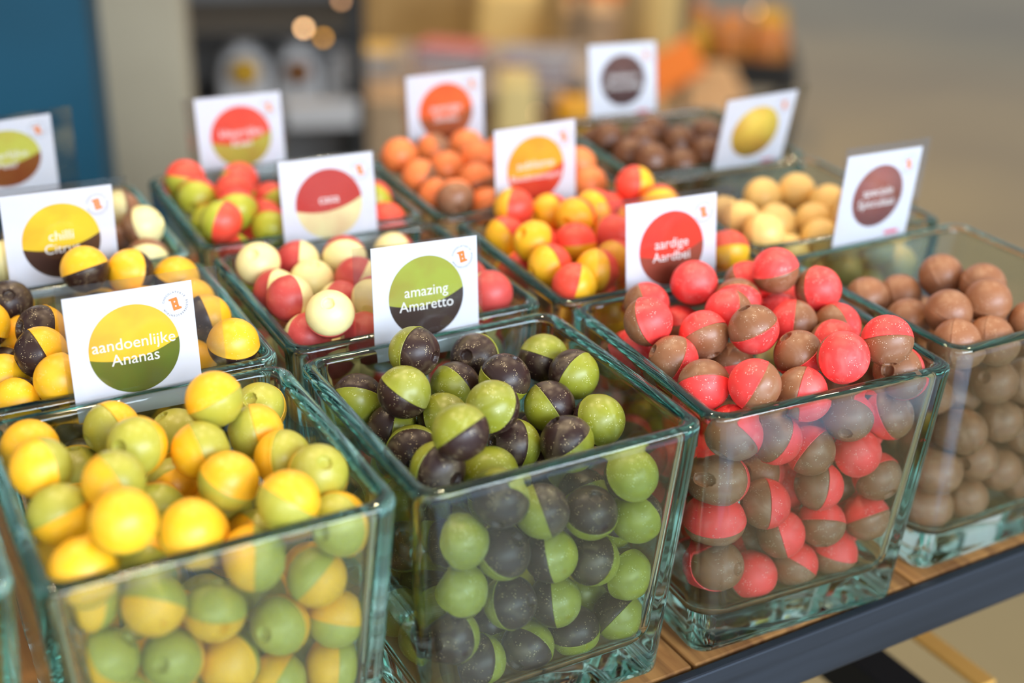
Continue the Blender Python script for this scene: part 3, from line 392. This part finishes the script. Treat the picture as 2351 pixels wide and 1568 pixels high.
def seg_mesh(r, tilt, sag, upper, y0=0.0, flat=0):
    """one colour of the printed ball: circle cut by a sagging seam"""
    n = 40; ct = math.cos(tilt); st = math.sin(tilt)
    def seam(t):  # t -1..1 in tilted frame
        return (t, y0 - sag * (1 - t * t))
    a0 = math.asin(max(-1, min(1, y0))); X = math.cos(a0)
    pts = []
    for i in range(n + 1):
        if upper: a = a0 + (math.pi - 2 * a0) * i / n
        else: a = a0 - (math.pi + 2 * a0) * i / n
        x, y = math.cos(a), math.sin(a)
        if flat and y < -flat: y = -flat
        pts.append((x, y))
    m = 16
    for i in range(1, m):
        t = -1 + 2 * i / m; pts.append((t * X, y0 - sag * (1 - t * t)))
    P = [((x * ct - y * st) * r, (x * st + y * ct) * r) for x, y in pts]
    k = len(P); vs = [(x, y, .00002) for x, y in P] + [(x, y, -.00002) for x, y in P]
    fs = [tuple(range(k)), tuple(range(2 * k - 1, k - 1, -1))] + [(i, (i + 1) % k, k + (i + 1) % k, k + i) for i in range(k)]
    return mesh('print', vs, fs)
CW, CH = .0572, .0561
def flatm(n, c):               # printed picture of a ball: mottled ink, one side darker as in the print
    d = ''.join('%02X' % int(int(c[i:i + 2], 16) * f) for i, f in ((0, .97), (2, .84), (4, .86)))
    return noisy(mat(n, c, .6, .3), c, d, 38, 3, 0, .6, None, .40, .72)
# sleeve margins left, right, top, bottom (cm); upper colour, lower colour, text lines, pink bar
CD = {
 'A': ((.25, 1.2, .5, .5), 'F2C62A', '5E6E14', 'aandoenlijke', 'Ananas', 0, 'white card reading aandoenlijke Ananas with a yellow and green ball'),
 'B': ((.95, .2, .12, .55), 'A8B038', '38281E', 'amazing', 'Amaretto', 0, 'white card reading amazing Amaretto with a green and dark ball'),
 'C': ((1.7, .95, .3, .6), 'E2402A', '9A4A34', 'aardige', 'Aardbei', 0, 'white card reading aardige Aardbei with a red and brown ball'),
 'D': ((.25, .5, .5, .5), '9C5A4A', '9C5A4A', 'speciale', 'Speculaas', 1, 'white card with a brown ball and small pink bar behind the plain brown balls'),
 'E': ((.2, .85, .4, .5), 'F0CE2C', '42281C', 'chilli', 'Citrus', 0, 'white card reading chilli Citrus with a yellow and dark ball'),
 'F': ((.25, .2, .12, .5), 'C43A30', 'F2E8A8', 'casa', '', 0, 'white card reading casa with a dark red and cream ball'),
 'G': ((.2, .2, .12, .5), 'F5AE2C', 'DC4424', 'sublieme', 'Bloedsinaasappel', 0, 'white card with an orange over red ball behind red and yellow balls'),
 'H': ((.2, 1.0, .35, .5), 'ECC850', 'ECC850', '', '', 1, 'tilted white card with a plain yellow ball and pink bar'),
 'I': ((.3, 1.25, .35, .5), 'CFCC58', '8E5226', 'heerlijke', 'Peer', 0, 'white card with a pale green over brown ball in front of blue wall'),
 'J': ((.8, .2, .12, .6), 'EA4A30', 'B8AC3A', 'kleurrijke', 'Kiwi', 0, 'white card with a red over olive green ball in the back row'),
 'K': ((.5, .2, .2, .5), 'F0682C', 'A4562A', 'zonnige', 'Sinaas', 0, 'white card with an orange over brown ball in the back row'),
 'L': ((.2, .2, .12, .5), '5C3A34', '5C3A34', 'donkere', 'Chocolade', 1, 'white card with a dark brown ball, farthest from the table front')}
for k, (xc, yc, zb, yaw, lean, roll) in CARDS.items():
    mg, cu_, cl_, t1, t2, pink, lab = CD[k]
    root = empty('sign_card', W(xc, yc, zb))
    u = Vector((math.cos(yaw), math.sin(yaw), 0)); nn = Vector((-math.sin(yaw), math.cos(yaw), 0))
    up = Vector((0, 0, 1)) * math.cos(lean) + nn * math.sin(lean)
    u2 = u * math.cos(roll) + up * math.sin(roll); v2 = -u * math.sin(roll) + up * math.cos(roll); w2_ = u2.cross(v2)
    mw = Matrix((u2, v2, w2_)).transposed().to_4x4(); mw.translation = root.location
    root.matrix_world = mw
    tag(root, lab, 'sign', 'flavour cards behind the jars')
    card = link('paper_card', box_me('paper_card', CW, CH, .0004, 0, False), m_card, root, (0, CH / 2, -.0004))
    l, r, t, b = [q / 100 for q in mg]
    for zz in (.0006, -.0009):
        s = box_me('plastic_leaf', CW + l + r, CH + t + b, .00018, 0, False)
        link('plastic_leaf', s, m_pl, root, ((r - l) / 2, CH / 2 + (t - b) / 2, zz))
    pic = Vector((0, CH * .515, .00004)); rr = .0203 if k not in 'LHD' else .0192
    two = cu_ != cl_
    tilt, sag = math.radians(6.5), .22
    if two:
        o = link('upper_print', seg_mesh(rr, tilt, sag, True, .0), flatm('print_' + k, cu_), card); o.location = pic - card.location + Vector((0, 0, -.0002 + .00002)) * 0 + Vector((0, 0, 0)); o.location.z = .00022
        o = link('lower_print', seg_mesh(rr, tilt, sag, False, .0), flatm('print2_' + k, cl_), card); o.location = (0, pic.y - CH / 2, .00022)
    else:
        o = link('ball_print', lathe('ball_print', [(rr, -.00002), (rr, .00002)], 40), flatm('print_' + k, cu_), card); o.location = (0, pic.y - CH / 2, .00022); 
    for li, s in enumerate((t1, t2)):
        if not s: continue
        size = .0075 if len(s) < 13 else .0054
        tm = text_mesh(s, size); tm.materials.clear()
        o = link('lettering', tm, m_txt, card, (0, pic.y - CH / 2 + (.0005 if li == 0 else -.0066), .00028))
    o = link('emblem', logo_me, m_logo, card, (.0202, CH * .5 - .0098, .00025)); o.rotation_euler = (0, 0, math.radians(11))
    rm = ring_mesh(); o = link('ring_lettering', rm, m_ring, card, (.0202, CH * .5 - .0098, .00025))
    if pink: link('pink_bar', box_me('pink_bar', .0105, .0022, .00005, 0, False), m_pink, card, (.0165, -CH / 2 + .0042, .00024))
# ------------------------------------------------------------------ shop behind
def part(name, dims, m, parent, loc, rz=0, bev=.003, lab=None):
    o = link(name, box_me(name, *dims, bev), m, parent, loc, (0, 0, rz))
    if lab: o['label'] = lab
    return o
m_dk = mat('shelf_black', '24221F', .5, .4, .3); m_grey = mat('grey_shelf_panel', '6F6B67', .6); m_wht = mat('white_paper', 'B9B3AE', .6)
m_kraft = noisy(mat('kraft_board', 'A98A66', .7), 'A0805C', 'B4946F', 12, 3); m_yel = mat('gold_foil', 'C4921A', .35, .5, .3); m_amb = mat('amber_foil', '7A4A1C', .35, .5, .3)
sh = tag(empty('shelving_unit', W(56, 221, -ZT), -.29), 'black metal shelving unit with three shelves standing beside the beige wall', 'shelf')
for x in (-.178, .175):
    for y in (-.15, .15): part('post', (.032, .032, .98), m_dk, sh, (x, y, 0))
for z in (.20, .585, .765): part('shelf_board', (.33, .30, .022), m_dk, sh, (0, 0, z))
part('back_panel', (.33, .006, .75), m_grey, sh, (0, .165, .2))
def bag(x, y, z, w, h, m, deco, lab):
    """flat bottomed gift bag pinched at its neck, with a foil rosette"""
    r = tag(empty('gift_bag', W(x, y, z), -.29), lab, 'bag', 'gift bags on the black shelving unit')
    pr = [(.5, 0), (.52, .08), (.5, .5), (.40, .8), (.16, .88), (.2, .93), (.34, 1)]; vs = []; fs = []
    for q, hh in pr:
        for i in range(16):
            a = 2 * math.pi * i / 16; cx = max(-1, min(1, math.cos(a) * 1.3)); cy_ = max(-1, min(1, math.sin(a) * 1.3))
            vs.append((cx * q * w, cy_ * q * w * .62, hh * h))
    for k in range(len(pr) - 1):
        for i in range(16): fs.append((k * 16 + i, k * 16 + (i + 1) % 16, k * 16 + 16 + (i + 1) % 16, k * 16 + 16 + i))
    fs.append(tuple(range(16))[::-1]); link('bag_body', mesh('bag_body', vs, fs, True), m, r)
    o = link('rosette', lathe('rosette', [(w * .05, 0), (w * .26, .004), (w * .3, .012), (w * .12, .02)], 12), deco, r, (0, -w * .34, h * .62), (math.pi / 2, 0, 0))
    return r
bag(49.5, 215, -ZT + 60.9, .10, .145, m_wht, m_yel, 'white gift bag with a golden rosette, left end of black shelving unit')
bag(59.5, 212, -ZT + 60.9, .088, .14, m_wht, m_amb, 'white gift bag with amber rosette, middle of black shelving unit')
bag(68.5, 210, -ZT + 60.9, .078, .12, m_wht, m_wht, 'plain white gift bag, right end of black shelving unit')
m_glint = mat('warm_glint', 'FFE0B0', .5, .5, 0, 'FFC68A', 16); m_glint2 = mat('amber_glint', 'FFC060', .5, .5, 0, 'E8A030', 7); m_glint3 = mat('dim_glint', 'FFD8B0', .5, .5, 0, 'F0B078', 6)  # emission imitates reflected light, these are not lamps
def glint(x, y, z, m, lab, r=.0055):  # bead whose glow stands in for a blurred reflection on glossy goods
    t = tag(empty('glint_bead', W(x, y, z)), lab, 'lamp', 'glowing beads as glints in the shop behind')
    link('glint', lathe('glint', [(r * .3, -r), (r * .85, -r * .5), (r, 0), (r * .8, r * .6), (r * .35, r)], 16), m, t)
    link('added_holder', lathe('added_holder', [(r * .6, r), (r * .7, r * 1.2), (r * .7, r * 3)], 12), m_dk, t)
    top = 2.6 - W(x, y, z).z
    link('added_cord', lathe('added_cord', [(.0007, r * 3), (.0007, top)], 6), m_dk, t); link('added_hook', lathe('added_hook', [(.01, top), (.012, top + .01), (.004, top + .02)], 12), m_dk, t)  # holder, cord and hook are added only to hang the glowing bead
glint(58.6, 204.0, -29.6, m_glint, 'brightest glint, a glowing bead, in front of the black shelving unit')
glint(61.6, 201.5, -31.2, m_glint2, 'dimmer amber glint, a glowing bead, right beside the brightest glint')
glint(66.4, 204.0, -24.8, m_glint3, 'dim glint, a glowing bead, near the right post of the shelving unit')
glint(245.4, 310.0, -60.5, m_glint3, 'dim glint, a glowing bead, above the tray of orange bags', .007)
glint(110.9, 206.0, -52.7, m_glint3, 'dim glint, a glowing bead, beside the amber jar', .004)
t = tag(empty('white_box', W(51.6, 201.6, -ZT + 60.9), -.29), 'flat white carton at the front of the black shelving unit', 'box')
part('carton', (.14, .035, .035), m_wht, t, (.085, .0, 0)); part('carton_lid', (.145, .039, .015), m_wht, t, (.085, .0, .035))
# display counter with books and boxes
m_ctop = noisy(mat('counter_grey', '8C8078', .5), '857A72', '988B80', 5, 3); m_tan = mat('tan_panel', 'A08362', .7)
ct = tag(empty('display_counter', W(112, 250, -ZT), -.42), 'tan display counter with grey top behind the orange and brown balls', 'counter')
part('counter_body', (.62, .44, .53), m_tan, ct, (0, 0, 0)); part('counter_top', (.68, .50, .03), m_ctop, ct, (0, 0, .53))
bc = ['7A3A40', 'A8522E', '8E8A92', 'C08038', '5E5A70', 'B65C50', '9A8F88', 'C9A24C']
bn = ['dark red', 'rust orange', 'grey', 'ochre', 'slate blue', 'salmon', 'pale grey', 'golden']
k = 0
for cx, cy2, nb in ((124, 232, 3), (108, 246, 3), (91, 260, 2)):
    for i in range(nb):
        b = tag(empty('book', W(cx + i * .6, cy2, -ZT + 56.1 + i * 2.2), -.35 - i * .2), '%s book, %s of its stack on the tan display counter' % (bn[k], ['bottom', 'second', 'top'][i]), 'book', 'books on the tan display counter')
        mc = mat('cover_%d' % k, bc[k], .5); k += 1
        part('page_block', (.15, .108, .016), m_wht, b, (0, 0, .003)); part('cover', (.158, .114, .003), mc, b, (0, 0, 0), 0, .001); part('cover', (.158, .114, .003), mc, b, (0, 0, .019), 0, .001)
        part('spine', (.003, .114, .022), mc, b, (-.0785, 0, 0), 0, .001)
m_cream = mat('cream_sack', 'D9BC78', .7)
def sack(x, y, z, w, h, m, lab, cat='bag', nm='paper_sack'):
    r = tag(empty(nm, W(x, y, z), -.5), lab, cat)
    pr = [(.45, 0), (.52, .06), (.53, .5), (.48, .85), (.46, .97), (.44, 1)]; vs = []; fs = []
    for q, hh in pr:
        for i in range(20):
            a = 2 * math.pi * i / 20; cx = max(-1, min(1, math.cos(a) * 1.25)); cy_ = max(-1, min(1, math.sin(a) * 1.25))
            vs.append((cx * q * w, cy_ * q * w * .7, hh * h))
    for k in range(len(pr) - 1):
        for i in range(20): fs.append((k * 20 + i, k * 20 + (i + 1) % 20, k * 20 + 20 + (i + 1) % 20, k * 20 + 20 + i))
    fs.append(tuple(range(20))[::-1]); b = (len(pr) - 1) * 20; fs.append(tuple(b + i for i in range(20)))
    link('sack_body', mesh('sack_body', vs, fs, True), m, r); part('folded_top', (w * .8, w * .3, .02), m, r, (0, 0, h))
    return r
sack(165, 326, -ZT + 33, .19, .25, m_cream, 'large cream paper sack behind the display counter')
sack(106, 206, -ZT + 0, .09, .64, m_cream, 'narrow tall cream paper sack in front of the display counter')
sack(196, 287, -ZT + 33, .12, .32, m_cream, 'tall cream paper sack beside the brown posts')
# low stand carrying the sacks, with brown posts
m_br = mat('brown_post', '6E5638', .6)
st = tag(empty('low_stand', W(176, 303, -ZT), -.5), 'low brown wooden stand carrying large paper sacks and cartons', 'stand')
part('deck', (1.0, .62, .03), m_kraft, st, (0, 0, .30))
for x, y in ((-.46, -.27), (.46, -.27), (-.46, .27), (.46, .27)): part('leg', (.05, .05, .30), m_br, st, (x, y, 0))
for x, y, lab in ((157, 269, 'slim brown post left of the darkest jar sign'), (185, 260, 'slim brown post right of the first brown post')):
    t = tag(empty('brown_post', W(x, y, -ZT), -.5), lab, 'post'); part('post', (.035, .035, .93), m_br, t, (0, 0, .02)); part('foot', (.07, .07, .02), m_br, t, (0, 0, 0))
for x, y, z, w, d, h, lab in ((173, 292, 33, .14, .2, .26, 'upright tan carton between the brown posts of the low stand'), (86, 212, 0, .22, .16, .62, 'tall tan carton standing in front of the display counter')):
    t = tag(empty('tan_carton', W(x, y, -ZT + z), -.5), lab, 'box'); part('carton', (w, d, h - .03), m_kraft, t, (0, 0, 0)); part('carton_lid', (w + .006, d + .006, .03), m_kraft, t, (0, 0, h - .03))
m_or = noisy(mat('orange_bag', 'C87830', .5), 'BC6A22', 'D08838', 14, 3); m_or2 = mat('orange_board', 'DE7420', .55)
t = tag(empty('orange_box', W(186, 311, -ZT + 33), -.52), 'orange carton standing behind the upright tan carton', 'box'); part('carton', (.16, .12, .24), m_kraft, t, (0, 0, 0)); part('carton_lid', (.165, .125, .05), m_or2, t, (0, 0, .24))
# amber jar
m_amg = mat('amber_sweets', 'E09A18', .3)
t = tag(empty('amber_jar', W(119, 203, -ZT + 52), 0), 'round jar of amber sweets on a slim black stool', 'jar')
link('jar_body', lathe('jar_body', [(.03, 0), (.042, .012), (.044, .055), (.036, .078), (.018, .085)], 20), m_amg, t); link('jar_lid', lathe('jar_lid', [(.019, .085), (.02, .088), (.02, .1), (.017, .103)], 20), m_dk, t)
t = tag(empty('black_stool', W(119, 203, -ZT), 0), 'slim black stool carrying the jar of amber sweets', 'stool')
link('seat', lathe('seat', [(.05, .505), (.055, .51), (.055, .518), (.05, .52)], 24), m_dk, t)
for q in range(3): part('leg', (.012, .012, .505), m_dk, t, (.035 * math.cos(q * 2.1), .035 * math.sin(q * 2.1), 0), 0, .001)
# sloping orange board and black tray with orange bags
t = tag(empty('orange_lectern', W(172, 248, -ZT), -.60), 'sloping orange board on a thin post beside the darkest jar sign', 'stand')
o = part('sloping_board', (.24, .014, .11), m_or2, t, (0, 0, .44)); o.rotation_euler = (math.radians(-35), math.radians(-32), 0); part('post', (.02, .02, .40), m_br, t, (0, .03, 0)); part('foot', (.10, .10, .015), m_br, t, (0, .03, 0))
tb = tag(empty('low_table', W(253, 335, -ZT), -.63), 'low black table at the back carrying a tray of orange bags', 'table')
part('tabletop', (.50, .42, .04), m_dk, tb, (0, 0, .215))
for x in (-.2, .2):
    for y in (-.17, .17): part('leg', (.03, .03, .215), m_dk, tb, (x, y, 0))
t = tag(empty('tray', W(253, 333, -ZT + 25.5), -.63), 'black tray holding orange bags on the low black table', 'tray')
part('tray_floor', (.42, .32, .01), m_dk, t, (0, 0, 0)); 
for y in (-.16, .16): part('tray_side', (.42, .01, .05), m_dk, t, (0, y, 0))
for x in (-.21, .21): part('tray_side', (.01, .32, .05), m_dk, t, (x, 0, 0))
for i in range(3):
    for j in range(2):
        a = -.63; lx, ly = (-.13 + i * .13) * 100, (-.075 + j * .15) * 100
        x = 253 + lx * math.cos(a) - ly * math.sin(a); y = 333 + lx * math.sin(a) + ly * math.cos(a)
        sack(x, y, -ZT + 26.6, .115, .12 + .03 * ((i + j) % 2), m_or if (i + j) % 3 else m_yel, 'orange bag, %s in the %s row of the black tray' % (['first', 'second', 'third'][i], ['front', 'rear'][j]), 'bag', 'orange_bag')['group'] = 'orange bags in the black tray'
m_tan2 = noisy(mat('honey_board', 'B08E58', .6), 'A8864F', 'BC9A62', 6, 3)
t = tag(empty('sales_counter', W(196, 424, -ZT), -.45), 'honey coloured sales counter at the far end of the shop', 'counter')
part('plinth', (1.40, .36, .08), m_br, t, (0, .01, 0))
for i in range(4): part('front_panel', (.355, .02, .80), m_tan2, t, (-.54 + i * .36, -.19, .08))
part('counter_body', (1.42, .36, .80), m_br, t, (0, 0, .08)); part('counter_top', (1.50, .44, .03), m_ctop, t, (0, 0, .88))
